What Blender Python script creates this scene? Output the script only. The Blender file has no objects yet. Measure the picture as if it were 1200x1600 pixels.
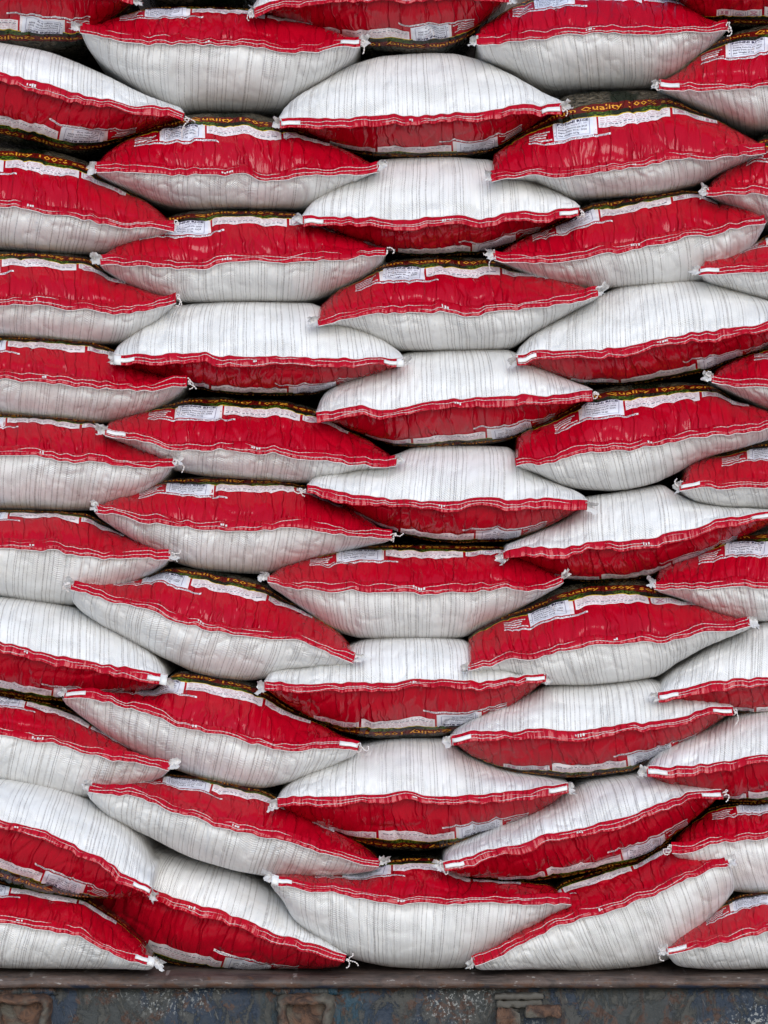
import bpy, math, random
import numpy as np
R = math.radians
D0 = 6.0            # metres from the camera to the front of the stack
K = 0.001           # one photo pixel at that distance
C = bpy.context.scene.collection
scn = bpy.context.scene

# ---------------------------------------------------------------- camera
cam = bpy.data.cameras.new('camera'); camo = bpy.data.objects.new('camera', cam); C.objects.link(camo)
camo.location = (0, -D0, 0); camo.rotation_euler = (R(90), 0, 0)
cam.sensor_fit = 'VERTICAL'; cam.sensor_height = 36; cam.lens = 36 * D0 / 1.6
cam.clip_end = 2000
scn.camera = camo

# ---------------------------------------------------------------- light
SUN_EL, SUN_AZ = 23, 8     # elevation; degrees off straight-in-front of the stack
w = bpy.data.worlds.new("World"); scn.world = w; w.use_nodes = True
nt = w.node_tree; bg = nt.nodes['Background']
sky = nt.nodes.new('ShaderNodeTexSky'); sky.sky_type = 'NISHITA'; sky.sun_disc = False
sky.sun_elevation = R(SUN_EL); sky.sun_rotation = R(180 - SUN_AZ)
sky.dust_density = 0.6; sky.air_density = 1.0; sky.ozone_density = 3.0
nt.links.new(sky.outputs[0], bg.inputs[0]); bg.inputs[1].default_value = 0.13
sl = bpy.data.lights.new('sun', 'SUN'); so = bpy.data.objects.new('sun', sl); C.objects.link(so)
sl.energy = 1.5; sl.angle = R(45); sl.color = (1.0, 0.955, 0.90)
so.rotation_euler = (R(90 - SUN_EL), 0, R(SUN_AZ))
so.location = (0, -3, 5)
vs = scn.view_settings
scn.display_settings.display_device = 'sRGB'
vs.view_transform = 'Standard'; vs.look = 'None'; vs.gamma = 1; vs.use_curve_mapping = False
vs.exposure = 0.42

# ---------------------------------------------------------------- node helpers
class N:
    def __init__(s, name):
        s.m = bpy.data.materials.new(name); s.m.use_nodes = True
        s.t = s.m.node_tree; s.b = s.t.nodes['Principled BSDF']
    def n(s, typ, **kw):
        n = s.t.nodes.new(typ)
        for k, v in kw.items(): setattr(n, k, v)
        return n
    def put(s, sock, v):
        if hasattr(v, 'is_output') or isinstance(v, bpy.types.NodeSocket): s.t.links.new(v, sock)
        else:
            if isinstance(v, tuple) and len(v) == 3 and sock.type == 'RGBA': v = v + (1,)
            sock.default_value = v
    def math(s, op, a, b=0.0, c=0.0, clamp=False):
        n = s.n('ShaderNodeMath', operation=op, use_clamp=clamp)
        s.put(n.inputs[0], a); s.put(n.inputs[1], b); s.put(n.inputs[2], c)
        return n.outputs[0]
    def mix(s, f, a, b):
        n = s.n('ShaderNodeMix', data_type='RGBA')
        s.put(n.inputs[0], f); s.put(n.inputs[6], a); s.put(n.inputs[7], b)
        return n.outputs[2]
    def ramp(s, v, lo, hi):
        n = s.n('ShaderNodeMapRange', interpolation_type='SMOOTHSTEP')
        s.put(n.inputs[0], v); n.inputs[1].default_value = lo; n.inputs[2].default_value = hi
        return n.outputs[0]
    def vec(s, x, y, z=0.0):
        n = s.n('ShaderNodeCombineXYZ'); s.put(n.inputs[0], x); s.put(n.inputs[1], y); s.put(n.inputs[2], z)
        return n.outputs[0]
    def noise(s, v, scale, detail=3.0, rough=0.5, dist=0.0):
        n = s.n('ShaderNodeTexNoise'); s.put(n.inputs['Vector'], v)
        n.inputs['Scale'].default_value = scale; n.inputs['Detail'].default_value = detail
        n.inputs['Roughness'].default_value = rough; n.inputs['Distortion'].default_value = dist
        return n.outputs[0]
    def uv(s):
        u = s.n('ShaderNodeUVMap'); x = s.n('ShaderNodeSeparateXYZ'); s.t.links.new(u.outputs[0], x.inputs[0])
        return x.outputs[0], x.outputs[1]
    def bump(s, h, dist, strength=1.0, normal=None):
        n = s.n('ShaderNodeBump'); s.put(n.inputs['Height'], h)
        n.inputs['Distance'].default_value = dist; n.inputs['Strength'].default_value = strength
        if normal is not None: s.put(n.inputs['Normal'], normal)
        return n.outputs[0]
    def set(s, **kw):
        for k, v in kw.items(): s.put(s.b.inputs[k.replace('_', ' ')], v)
        return s.m

def flat(name, col, rough=0.6, spec=0.4, sub=None):
    a = N(name)
    g = a.n('ShaderNodeNewGeometry')
    nz = a.noise(g.outputs['Position'], 60.0, 3.0)
    c = a.mix(a.ramp(nz, 0.3, 0.75), col, tuple(x * 0.86 for x in col))
    return a.set(Base_Color=c, Roughness=rough, Specular_IOR_Level=spec)

RED = (0.455, 0.0012, 0.0135)
def red_film(printed):
    a = N('glossy_red_printed_film' if printed else 'glossy_red_hem_film')
    u, v = a.uv()
    big = a.noise(a.vec(a.math('MULTIPLY', u, 6.0), a.math('MULTIPLY', v, 9.0)), 1.0, 2.0)
    col = a.mix(a.ramp(big, 0.3, 0.7), RED, (0.40, 0.001, 0.012))
    if printed:
        # dark photograph print beyond the yellow rule
        gr = a.noise(a.vec(a.math('MULTIPLY', u, 170.0), a.math('MULTIPLY', v, 320.0)), 1.0, 4.0, 0.7)
        cl = a.noise(a.vec(a.math('MULTIPLY', u, 13.0), a.math('MULTIPLY', v, 9.0)), 1.0, 1.0)
        lf = a.math('MULTIPLY', a.ramp(gr, 0.46, 0.54), a.ramp(cl, 0.50, 0.57))
        leaf = a.mix(a.ramp(gr, 0.55, 0.75), (0.05, 0.12, 0.008), (0.62, 0.58, 0.04))
        dark = a.mix(lf, (0.008, 0.013, 0.006), leaf)
        wv = a.math('MULTIPLY', a.math('SINE', a.math('MULTIPLY', u, 26.0)), 0.0012)
        vv = a.math('ADD', v, wv)
        band = a.math('MULTIPLY', a.ramp(vv, 0.1440, 0.1445), a.ramp(vv, 0.1700, 0.1695))
        dark = a.mix(band, dark, (0.13, 0.006, 0.005))
        husk = a.noise(a.vec(a.math('MULTIPLY', u, 70.0), a.math('MULTIPLY', v, 260.0)), 1.0, 3.0, 0.6)
        up = a.math('MULTIPLY', a.ramp(vv, 0.170, 0.172), a.ramp(cl, 0.45, 0.5))
        dark = a.mix(up, dark, a.mix(a.ramp(husk, 0.4, 0.65), (0.012, 0.011, 0.008), (0.17, 0.14, 0.10)))
        yel = a.math('MULTIPLY', a.ramp(v, 0.1270, 0.1274), a.ramp(v, 0.1304, 0.1300))
        col = a.mix(a.ramp(v, 0.1282, 0.1284), col, dark)
        col = a.mix(yel, col, (0.62, 0.42, 0.02))
    # creases that run in from the hem, finer crackle between them
    sh = a.noise(a.vec(a.math('MULTIPLY', u, 9.0), a.math('MULTIPLY', v, 14.0)), 1.0, 2.0)
    us = a.math('ADD', u, a.math('MULTIPLY', sh, 0.022))
    c1 = a.noise(a.vec(a.math('MULTIPLY', us, 95.0), a.math('MULTIPLY', v, 8.0)), 1.0, 2.0, 0.5)
    c1 = a.math('ABSOLUTE', a.math('SUBTRACT', c1, 0.5))
    c2 = a.noise(a.vec(a.math('MULTIPLY', us, 260.0), a.math('MULTIPLY', v, 22.0)), 1.0, 2.0, 0.5)
    c3 = a.noise(a.vec(a.math('MULTIPLY', us, 52.0), a.math('MULTIPLY', v, 4.5), 3.0), 1.0, 1.0)
    c3 = a.math('POWER', a.math('SUBTRACT', 1.0, a.math('MULTIPLY', a.math('ABSOLUTE', a.math('SUBTRACT', c3, 0.5)), 2.0)), 14.0)
    h = a.math('ADD', a.math('MULTIPLY', c1, 2.0), a.math('MULTIPLY', c2, 0.22))
    h = a.math('ADD', h, a.math('MULTIPLY', c3, 1.05))
    return a.set(Base_Color=col, Roughness=0.12, Specular_IOR_Level=0.36,
                 Normal=a.bump(h, 0.0024, 0.9))

def woven():
    a = N('white_woven_polypropylene')
    u, v = a.uv()
    wob = a.math('MULTIPLY', a.noise(a.vec(a.math('MULTIPLY', u, 10.0), a.math('MULTIPLY', v, 16.0)), 1.0, 2.0), 0.004)
    uu = a.math('ADD', u, wob)
    msk = None
    for per, thr, wd, off in ((0.0062, 0.22, 0.095, 0.0), (0.0113, 0.30, 0.060, 5.3)):
        x = a.math('ADD', a.math('DIVIDE', uu, per), off + 400.0)
        cell = a.math('FLOOR', x); fr = a.math('FRACT', x)
        wn = a.n('ShaderNodeTexWhiteNoise', noise_dimensions='1D'); a.put(wn.inputs['W'], cell)
        wn2 = a.n('ShaderNodeTexWhiteNoise', noise_dimensions='1D'); a.put(wn2.inputs['W'], a.math('ADD', cell, 77.7))
        pos = a.math('ADD', a.math('MULTIPLY', wn.outputs[0], 0.6), 0.2)
        d = a.math('ABSOLUTE', a.math('SUBTRACT', fr, pos))
        ln = a.math('SUBTRACT', 1.0, a.ramp(d, wd * 0.3, wd * 2.0))
        on = a.ramp(wn2.outputs[0], thr, min(thr + 0.5, 1.0))
        ln = a.math('MULTIPLY', ln, on)
        msk = ln if msk is None else a.math('MAXIMUM', msk, ln)
    dash = a.noise(a.vec(a.math('MULTIPLY', u, 200.0), a.math('MULTIPLY', v, 520.0)), 1.0, 2.0)
    msk = a.math('MULTIPLY', msk, a.math('ADD', a.math('MULTIPLY', a.ramp(dash, 0.35, 0.6), 0.5), 0.42))
    big = a.noise(a.vec(a.math('MULTIPLY', u, 7.0), a.math('MULTIPLY', v, 11.0)), 1.0, 3.0)
    base = a.mix(a.ramp(big, 0.35, 0.75), (0.85, 0.85, 0.845), (0.81, 0.805, 0.795))
    oi = a.n('ShaderNodeObjectInfo')
    dirt = a.noise(a.vec(a.math('ADD', a.math('MULTIPLY', u, 16.0), a.math('MULTIPLY', oi.outputs['Random'], 50.0)), a.math('MULTIPLY', v, 20.0)), 1.0, 6.0, 0.65, 0.8)
    base = a.mix(a.math('MULTIPLY', a.ramp(dirt, 0.50, 0.78), 0.32), base, (0.62, 0.575, 0.51))
    base = a.mix(a.math('MULTIPLY', oi.outputs['Random'], 0.22), base, (0.74, 0.725, 0.69))
    col = a.mix(msk, base, (0.42, 0.395, 0.385))
    # weave: slanting ribs, tape pleats along the lines, soft dents
    rib = a.math('SINE', a.math('ADD', a.math('MULTIPLY', a.math('ADD', v, a.math('MULTIPLY', uu, 0.85)), 1650.0),
                                a.math('MULTIPLY', big, 9.0)))
    ribm = a.ramp(a.noise(a.vec(a.math('MULTIPLY', u, 14.0), a.math('MULTIPLY', v, 30.0)), 1.0, 2.0), 0.35, 0.65)
    tape = a.noise(a.vec(a.math('MULTIPLY', uu, 190.0), a.math('MULTIPLY', v, 14.0)), 1.0, 3.0, 0.6)
    cr = a.noise(a.vec(a.math('MULTIPLY', u, 45.0), a.math('MULTIPLY', v, 70.0)), 1.0, 4.0, 0.55)
    h = a.math('ADD', a.math('MULTIPLY', a.math('MULTIPLY', rib, ribm), 0.24), a.math('MULTIPLY', tape, 2.1))
    h = a.math('ADD', h, a.math('MULTIPLY', cr, 0.55))
    return a.set(Base_Color=col, Roughness=0.42, Specular_IOR_Level=0.4, Normal=a.bump(h, 0.0022, 0.8))

M = {'red': red_film(True), 'hem': red_film(False), 'white': woven(),
     'thread': flat('white_cotton_thread', (0.78, 0.72, 0.70), 0.8),
     'edge': flat('white_cut_edge', (0.80, 0.76, 0.75), 0.7),
     'tab': flat('white_plastic_tape', (0.82, 0.81, 0.80), 0.35),
     'paper': flat('white_label_paper', (0.78, 0.80, 0.88), 0.35),
     'print': flat('white_printed_box', (0.84, 0.78, 0.80), 0.25),
     'ink': flat('dark_blue_ink', (0.045, 0.035, 0.09), 0.5),
     'inkp': flat('plum_ink', (0.50, 0.22, 0.30), 0.5),
     'grey': flat('grey_ink', (0.30, 0.28, 0.40), 0.5),
     'gold': flat('gold_print', (0.85, 0.38, 0.03), 0.35)}
ft = N('clear_white_film')
ft.set(Base_Color=(0.75, 0.74, 0.74), Roughness=0.35, Alpha=0.72); M['film'] = ft.m

# ---------------------------------------------------------------- object helpers
def mesh(name, V, F, mats, parent=None, loc=(0, 0, 0), uv=None, mi=None, smooth=True):
    V = np.asarray(V, dtype=np.float64) - np.asarray(loc)
    me = bpy.data.meshes.new(name)
    me.vertices.add(len(V)); me.vertices.foreach_set('co', V.astype(np.float32).ravel())
    if isinstance(F, np.ndarray):
        tot = np.full(len(F), F.shape[1], dtype=np.int32); idx = F.astype(np.int32).ravel()
    else:
        tot = np.array([len(f) for f in F], dtype=np.int32); idx = np.array([i for f in F for i in f], dtype=np.int32)
    me.loops.add(len(idx)); me.loops.foreach_set('vertex_index', idx)
    me.polygons.add(len(tot)); st = np.concatenate([[0], np.cumsum(tot)[:-1]]).astype(np.int32)
    me.polygons.foreach_set('loop_start', st)
    if mi is not None: me.polygons.foreach_set('material_index', np.asarray(mi, dtype=np.int32))
    me.polygons.foreach_set('use_smooth', np.full(len(tot), smooth, dtype=bool))
    if uv is not None:
        l = me.uv_layers.new(name='UVMap'); l.data.foreach_set('uv', np.asarray(uv, dtype=np.float32)[idx].ravel())
    me.update(calc_edges=True); me.validate()
    for m in (mats if isinstance(mats, (list, tuple)) else [mats]): me.materials.append(m)
    o = bpy.data.objects.new(name, me); C.objects.link(o)
    if parent is not None: o.parent = parent
    else: o.location = loc
    return o

def grid_faces(nu, nv, flip=False, wrap=False, base=0):
    i, j = np.meshgrid(np.arange(nu - 1), np.arange(nv if wrap else nv - 1), indexing='ij')
    j2 = (j + 1) % nv
    a = i * nv + j; b = (i + 1) * nv + j; c = (i + 1) * nv + j2; d = i * nv + j2
    F = np.stack([a, b, c, d], -1).reshape(-1, 4) + base
    return F[:, ::-1] if flip else F

def pchip(xs, ys, x):
    xs = np.asarray(xs, float); ys = np.asarray(ys, float)
    h = np.diff(xs); d = np.diff(ys) / h; n = len(xs); m = np.zeros(n)
    if n == 2: return np.interp(x, xs, ys)
    for k in range(1, n - 1):
        if d[k - 1] * d[k] > 0:
            w1 = 2 * h[k] + h[k - 1]; w2 = h[k] + 2 * h[k - 1]
            m[k] = (w1 + w2) / (w1 / d[k - 1] + w2 / d[k])
    m[0] = d[0]; m[-1] = d[-1]
    k = np.clip(np.searchsorted(xs, x) - 1, 0, n - 2); t = np.clip((x - xs[k]) / h[k], 0, 1)
    return ((2*t**3 - 3*t**2 + 1) * ys[k] + (t**3 - 2*t**2 + t) * h[k] * m[k]
            + (-2*t**3 + 3*t**2) * ys[k + 1] + (t**3 - t**2) * h[k] * m[k + 1])

def vnoise(rng, x, y, n=64):
    L = rng.random((n, n)); xi = np.floor(x).astype(int); yi = np.floor(y).astype(int)
    fx = x - xi; fy = y - yi; fx = fx*fx*(3-2*fx); fy = fy*fy*(3-2*fy)
    g = lambda a, b: L[a % n, b % n]
    return ((g(xi, yi)*(1-fx) + g(xi+1, yi)*fx)*(1-fy) + (g(xi, yi+1)*(1-fx) + g(xi+1, yi+1)*fx)*fy)

def tube(pts, rad, ns=5):
    P = np.asarray(pts, float); n = len(P)
    rad = np.broadcast_to(np.asarray(rad, float), (n,))
    T = np.gradient(P, axis=0); T /= np.linalg.norm(T, axis=1, keepdims=True) + 1e-12
    ref = np.array([0.02, -1, 0.03]); A = np.cross(T, ref); A /= np.linalg.norm(A, axis=1, keepdims=True) + 1e-9
    B = np.cross(T, A); ang = np.arange(ns) * 2 * math.pi / ns
    V = P[:, None] + rad[:, None, None] * (np.cos(ang)[None, :, None] * A[:, None] + np.sin(ang)[None, :, None] * B[:, None])
    F = grid_faces(n, ns, wrap=True)
    return V.reshape(-1, 3), F

class MB:
    def __init__(s): s.V = []; s.F = []; s.MI = []; s.n = 0
    def add(s, V, F, mi=0):
        V = np.asarray(V, float).reshape(-1, 3)
        for f in F: s.F.append([int(i) + s.n for i in f]); s.MI.append(mi)
        s.V.append(V); s.n += len(V)
    def build(s, name, mats, parent=None, loc=(0, 0, 0), smooth=True, uv=None):
        return mesh(name, np.vstack(s.V), s.F, mats, parent, loc, uv=uv, mi=s.MI, smooth=smooth)

def px(x, y, d):                                   # where the photo's point lies d metres behind the stack's front
    s = (D0 + d) / D0
    x = np.asarray(x, float); y = np.asarray(y, float); d = np.asarray(d, float) + 0 * x
    return np.stack([(x - 600) * K * s, d, (800 - y) * K * s], -1)

# ---------------------------------------------------------------- flat lettering, in millimetres
_tc = {}
def text2d(s, size, bold=0.0, xs=1.0):
    key = (s, size, bold, xs)
    if key in _tc: return _tc[key]
    cu = bpy.data.curves.new('lettering', 'FONT'); cu.body = s; cu.size = 1.0; cu.resolution_u = 1; cu.offset = bold
    o = bpy.data.objects.new('lettering', cu); C.objects.link(o)
    bpy.context.view_layer.update()
    me = o.evaluated_get(bpy.context.evaluated_depsgraph_get()).to_mesh()
    V = np.array([v.co[:2] for v in me.vertices]) * size; V[:, 0] *= xs
    F = [list(p.vertices) for p in me.polygons]
    o.to_mesh_clear(); bpy.data.objects.remove(o); bpy.data.curves.remove(cu)
    V[:, 0] -= V[:, 0].min()
    _tc[key] = (V, F); return _tc[key]

def fit_text(s, size, width, bold=0.0):
    V, F = text2d(s, size, bold); k = width / V[:, 0].max()
    V2 = V.copy(); V2[:, 0] *= k; return V2, F

class Art:                                           # 2-D artwork laid on the film later
    def __init__(s): s.V = []; s.F = []; s.MI = []; s.H = []; s.n = 0
    def add(s, V, F, mi, h):
        s.V.append(np.asarray(V, float)); s.H.append(np.full(len(V), h))
        for f in F: s.F.append([i + s.n for i in f]); s.MI.append(mi)
        s.n += len(V)
    def rect(s, u0, v0, u1, v1, mi, h, step=4.0, rag=0.0, rng=None):
        nu = max(2, int(abs(u1 - u0) / step) + 1); nv = max(2, int(abs(v1 - v0) / step) + 1)
        U, Vv = np.meshgrid(np.linspace(u0, u1, nu), np.linspace(v0, v1, nv), indexing='ij')
        P = np.stack([U, Vv], -1)
        if rag and rng is not None:
            P[:, 0, 1] += rng.normal(0, rag, nu); P[:, -1, 1] += rng.normal(0, rag, nu)
        s.add(P.reshape(-1, 2), grid_faces(nu, nv).tolist(), mi, h)
    def text(s, t, u, v, size, width, mi, h, bold=0.0):
        V, F = fit_text(t, size, width, bold); s.add(V + np.array([u, v]), F, mi, h)
    def line(s, u0, v0, u1, v1, wd, mi, h, step=5.0):
        p = np.array([u0, v0]); q = np.array([u1, v1]); d = q - p; L = np.linalg.norm(d); nn = np.array([-d[1], d[0]]) / L * wd / 2
        k = max(2, int(L / step) + 1); t = np.linspace(0, 1, k)[:, None]; c = p + d * t
        s.add(np.stack([c - nn, c + nn], 1).reshape(-1, 2), grid_faces(k, 2).tolist(), mi, h)
    def frame(s, u0, v0, u1, v1, wd, mi, h):
        for a in ((u0, v0, u1, v0), (u1, v0, u1, v1), (u1, v1, u0, v1), (u0, v1, u0, v0)): s.line(*a, wd, mi, h)
    def get(s, rot=0, about=(0, 0), shift=(0, 0)):
        V = np.vstack(s.V); c, n = math.cos(rot), math.sin(rot); Q = V - about
        Q = np.stack([Q[:, 0] * c - Q[:, 1] * n, Q[:, 0] * n + Q[:, 1] * c], -1) + about + np.asarray(shift)
        return Q, s.F, s.MI, np.concatenate(s.H)

def art_sticker():
    a = Art()
    a.rect(106, 85, 170, 131, 0, .0008)
    a.frame(111, 89, 164, 130, 0.9, 2, .0012)
    a.text('PONNI RICE', 112.5, 122, 8.6, 50, 1, .0013, 0.04)
    for i, (t, wd) in enumerate((('Batch No.: NG/8,071  001', 46), ('Packing Date:07-09- 2022', 46), ('Expiry Date: 06-09- 2024', 45), ('Net. Weight: 26 kg', 33))):
        a.text(t, 114, 114.8 - i * 7.4, 5.6, wd, 1 if i else 2, .0013, 0.02)
    for v in (95, 103): a.rect(107.6, v, 109.2, v + 1.8, 1, .0013, 1)
    return a
def words(a, u0, u1, v, hgt, mi, rng, h=.0011):
    hgt *= .8
    u = u0
    while u < u1 - 2:
        wd = rng.uniform(3, 9); wd = min(wd, u1 - u)
        n = max(1, int(wd / 1.7))
        for k in range(n):
            x = u + k * 1.7; hh = hgt * rng.choice([0.75, 1.0, 1.25])
            a.add([[x, v], [x + 1.25, v], [x + 1.25, v + hh], [x, v + hh]], [[0, 1, 2, 3]], mi, h)
        u += wd + 1.6
def art_warning(rng):
    a = Art(); a.rect(176, 98, 290, 126.5, 0, .0006)
    for i in range(5):
        words(a, 179, 287 if i < 4 else 262, 120.6 - i * 5.0, 1.9 if i != 3 else 2.8, 1 if i != 3 else 2, rng)
    return a
def art_symbols():
    a = Art(); a.rect(294, 105, 364, 126.5, 0, .0006)
    for k in range(3):
        u = 297 + k * 22.5
        a.frame(u, 107.5, u + 19, 124, 0.8, 1, .001)
    a.line(301, 110, 312, 122, 2.2, 2, .0012); a.line(301, 122, 312, 110, 2.2, 2, .0012)
    a.line(304, 118, 306.5, 122, 1.6, 2, .0013); a.rect(302, 109.5, 311, 111, 2, .0012, 3)
    # umbrella in a ring
    for q in range(12):
        t0, t1 = q * math.pi / 6, (q + 1) * math.pi / 6
        a.line(329 + 6.5 * math.cos(t0), 116 + 6.5 * math.sin(t0), 329 + 6.5 * math.cos(t1), 116 + 6.5 * math.sin(t1), 1.2, 1, .0012)
    a.rect(325.5, 116, 333, 119, 2, .0012, 3); a.line(329, 112, 329, 117, 1.1, 2, .0012)
    a.rect(346, 110, 351, 121, 2, .0012, 3); a.line(354, 110, 357, 121, 1.8, 2, .0012); a.line(357, 110, 354, 121, 1.8, 2, .0012)
    return a
def art_box():
    a = Art(); a.rect(103, 84, 173, 126.5, 0, .0005); return a
def art_small(rng):
    a = Art()
    for v, e in ((86, 100), (94, 90), (101.5, 92), (109, 97)):
        a.rect(64, v, e, v + 3.6, 0, .0005, 3, 0.25, rng); words(a, 65, e - 1, v + 0.9, 1.6, 1, rng, .0009)
    a.rect(63, 76, 194, 80.6, 0, .0005, 3, 0.3, rng)
    a.text('Best before 24 Months from the date of Packaging', 66, 77.2, 4.2, 125, 1, .0009, 0.01)
    return a
def art_gold():
    a = Art(); V, F = fit_text('Premium Quality 100% sortex Rice', 21, 320, 0.008)
    V = V.copy(); V += (62, 149.5); V[:, 1] -= 1.2 * np.sin(V[:, 0] * 0.026)
    a.add(V, F, 0, .0005); return a
_rg = np.random.default_rng(5)
ART = dict(sticker=art_sticker(), warning=art_warning(_rg), symbols=art_symbols(), box=art_box(), small=art_small(_rg), gold=art_gold())

# ---------------------------------------------------------------- one sack
NU, NF = 220, 44
VS0 = 0.77
def build_sack(i, typ, seam, top, bot, label, dy=0.0, yl=0.0, yr=0.0, tabs='', ears='', vsc=1.0, group=None):
    VS = VS0 * vsc
    rng = np.random.default_rng(100 + i)
    seam = np.array(seam, float); top = np.array(top, float); bot = np.array(bot, float)
    L, Rr = seam[0], seam[-1]; ex = (Rr - L) / np.linalg.norm(Rr - L); ey = np.array([-ex[1], ex[0]]); W = np.linalg.norm(Rr - L)
    def loc(P):
        q = P - L; a = q @ ex; b = q @ ey; o = np.argsort(a, kind='stable'); a, b = a[o], b[o]
        keep = [0]
        for k in range(1, len(a)):
            if a[k] - a[keep[-1]] > 2.0: keep.append(k)
        return a[keep], b[keep]
    t = np.linspace(0, 1, NU); t = 0.75 * t + 0.25 * (0.5 - 0.5 * np.cos(math.pi * t)); A = t * W
    sa, sb = loc(seam); S = pchip(sa, sb, A)
    fade = np.clip(np.minimum(A, W - A) / 25, 0, 1)
    S = S + fade * ((vnoise(rng, A / 34, A * 0) - .5) * 6.5 + (vnoise(rng, A / 12, A * 0) - .5) * 3.6)
    ta, tb = loc(top); ba, bb = loc(bot)
    T = np.interp(A, ta, tb) if len(ta) < 3 else pchip(ta, tb, A)
    B = np.interp(A, ba, bb) if len(ba) < 3 else pchip(ba, bb, A)
    end = np.clip(np.minimum(A, W - A) / 7.0, 0, 1) ** 0.5
    hT = np.maximum(S - T, 0.5) * end; hB = np.maximum(B - S, 0.5) * end
    midy = (L[1] + Rr[1]) / 2
    yc = 0.075 * (1500 - midy) / 1500 + dy
    y0 = yc + yl * (1 - t) ** 1.3 + yr * t ** 1.3
    root = bpy.data.objects.new('rice_sack', None); C.objects.link(root)
    base = px((L[0] + Rr[0]) / 2, max(bot[:, 1]), yc); base = np.array(base, float); root.location = base
    root.empty_display_size = 0.1
    root['label'] = label; root['category'] = 'sack'
    if group: root['group'] = group
    root.rotation_euler = (0, 0, 0)
    phi = np.linspace(0, math.pi / 2, NF) ** 1.0
    fz = np.sin(phi); gy = 0.78 * (1 - np.cos(phi)) + 0.22 * phi / (math.pi / 2)
    back_y = np.array([0.05, 0.20, 0.38, 0.44, 0.45]); back_f = np.array([1.0, 1.0, 0.97, 0.6, 0.0])
    info = {}
    hemd = vnoise(rng, A / 17, A * 0 + 3.3) - .5
    for half, h in ((1, hT), (-1, hB)):
        printed = (half == 1) == (typ == 'U')
        hm = h.max() * K
        D = np.clip(0.085 + 0.55 * h * K, 0.09, 0.155)
        D = D[:, None] * np.ones(NF)[None]
        x0 = (L + np.outer(A, ex) + np.outer(S, ey)); xt = x0 - half * np.outer(h, ey)
        Ps = px(x0[:, 0], x0[:, 1], y0)
        Pt = px(xt[:, 0], xt[:, 1], y0 + D[:, -1]); Pt_xz = Pt.copy()
        ff = fz[None, :, None]
        P = Ps[:, None, :] * (1 - ff) + Pt_xz[:, None, :] * ff
        P[:, :, 1] = y0[:, None] + gy[None] * D
        arc = np.concatenate([np.zeros((NU, 1)), np.cumsum(np.linalg.norm(np.diff(P, axis=1), axis=2), axis=1)], 1)
        # displacement
        du = np.gradient(P, axis=0); dv = np.gradient(P, axis=1); nrm = np.cross(du, dv)
        nrm /= np.linalg.norm(nrm, axis=2, keepdims=True) + 1e-12
        if half == -1: nrm = -nrm
        sgn = -1.0 if nrm[NU // 2, 2, 1] > 0 else 1.0
        nrm *= sgn
        Ag = A[:, None] * K; ef = np.clip(np.minimum(A, W - A) / 40, 0, 1)[:, None] ** 0.7
        fadeT = 0.35 + 0.65 * np.clip((0.97 - fz) / 0.25, 0, 1)[None]
        edge0 = np.clip(arc / 0.012, 0, 1)
        if printed:
            shear = (vnoise(rng, Ag / .07, arc / .06) - .5) * .02
            r1 = np.abs(vnoise(rng, (Ag + shear) / .022, arc / .16) - .5) * 2
            r2 = np.abs(vnoise(rng, (Ag + shear * .7) / .0105, arc / .10 + 9) - .5) * 2
            r3 = vnoise(rng, Ag / .075, arc / .07 + 3) - .5
            r4 = np.abs(vnoise(rng, (Ag + arc * .5) / .034, arc / .05 + 31) - .5) * 2
            nearhem = 0.6 + 0.9 * np.exp(-arc / .05)
            disp = (-(1 - r1) ** 5 * .0050 * nearhem - (1 - r2) ** 5 * .0018 * nearhem + r3 * .0055 - (1 - r4) ** 8 * .0030)
        else:
            shear = (vnoise(rng, Ag / .09, arc / .09) - .5) * .02
            r1 = vnoise(rng, (Ag + shear) / .017, arc / .07) - .5
            r3 = vnoise(rng, Ag / .08, arc / .07 + 3) - .5
            r4 = np.abs(vnoise(rng, (Ag - arc * .4) / .04, arc / .09 + 31) - .5) * 2
            nearhem = 0.25 + 1.0 * np.exp(-arc / .03)
            r5 = np.abs(vnoise(rng, (Ag + shear) / .012, arc / .035 + 4) - .5) * 2
            disp = r1 * .0048 * nearhem + r3 * .0050 - (1 - r4) ** 8 * .0012 - (1 - r5) ** 3 * .0042 * np.exp(-arc / .030) - (1 - r5) ** 4 * .0010
        P = P + nrm * (disp * ef * fadeT * edge0)[:, :, None]
        # the hidden rest of the sack, back to its other end
        ct = (Ps[:, None, :] + Pt_xz[:, None, :] * 0)
        bk = []
        for by, bf in zip(back_y, back_f):
            q = P[:, -1, :].copy(); q[:, 1] += by
            q[:, 0] = Ps[:, 0] + (q[:, 0] - Ps[:, 0]) * bf; q[:, 2] = Ps[:, 2] + (q[:, 2] - Ps[:, 2]) * bf
            bk.append(q)
        G = np.concatenate([P, np.stack(bk, 1)], 1)
        arcs = np.concatenate([arc, arc[:, -1:] + back_y[None]], 1)
        nv = G.shape[1]
        ctr = W * K / 2
        Uc = ((A * K - ctr)[:, None]) * (1 + 0.16 * np.clip(arcs / .16, 0, 2) ** 1.6 * (0 if printed else 1)) + ctr
        if typ == 'D' and printed: Uc = W * K - Uc
        Uc = Uc + (0 if printed else i * 0.613)
        UV = np.stack([Uc, arcs / (VS if printed else 1)], -1)
        F = grid_faces(NU, nv)
        # outward winding
        f0 = F[(NU // 2) * (nv - 1) + 3]; g = G.reshape(-1, 3)
        nn = np.cross(g[f0[1]] - g[f0[0]], g[f0[2]] - g[f0[0]])
        if nn @ nrm[NU // 2, 3] < 0: F = F[:, ::-1]
        o = mesh('printed_panel' if printed else 'woven_panel', g, F, M['red'] if printed else M['white'], root, base, uv=UV.reshape(-1, 2))
        if printed: info = dict(G=P, arc=arc, N=nrm, o=o)
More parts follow.
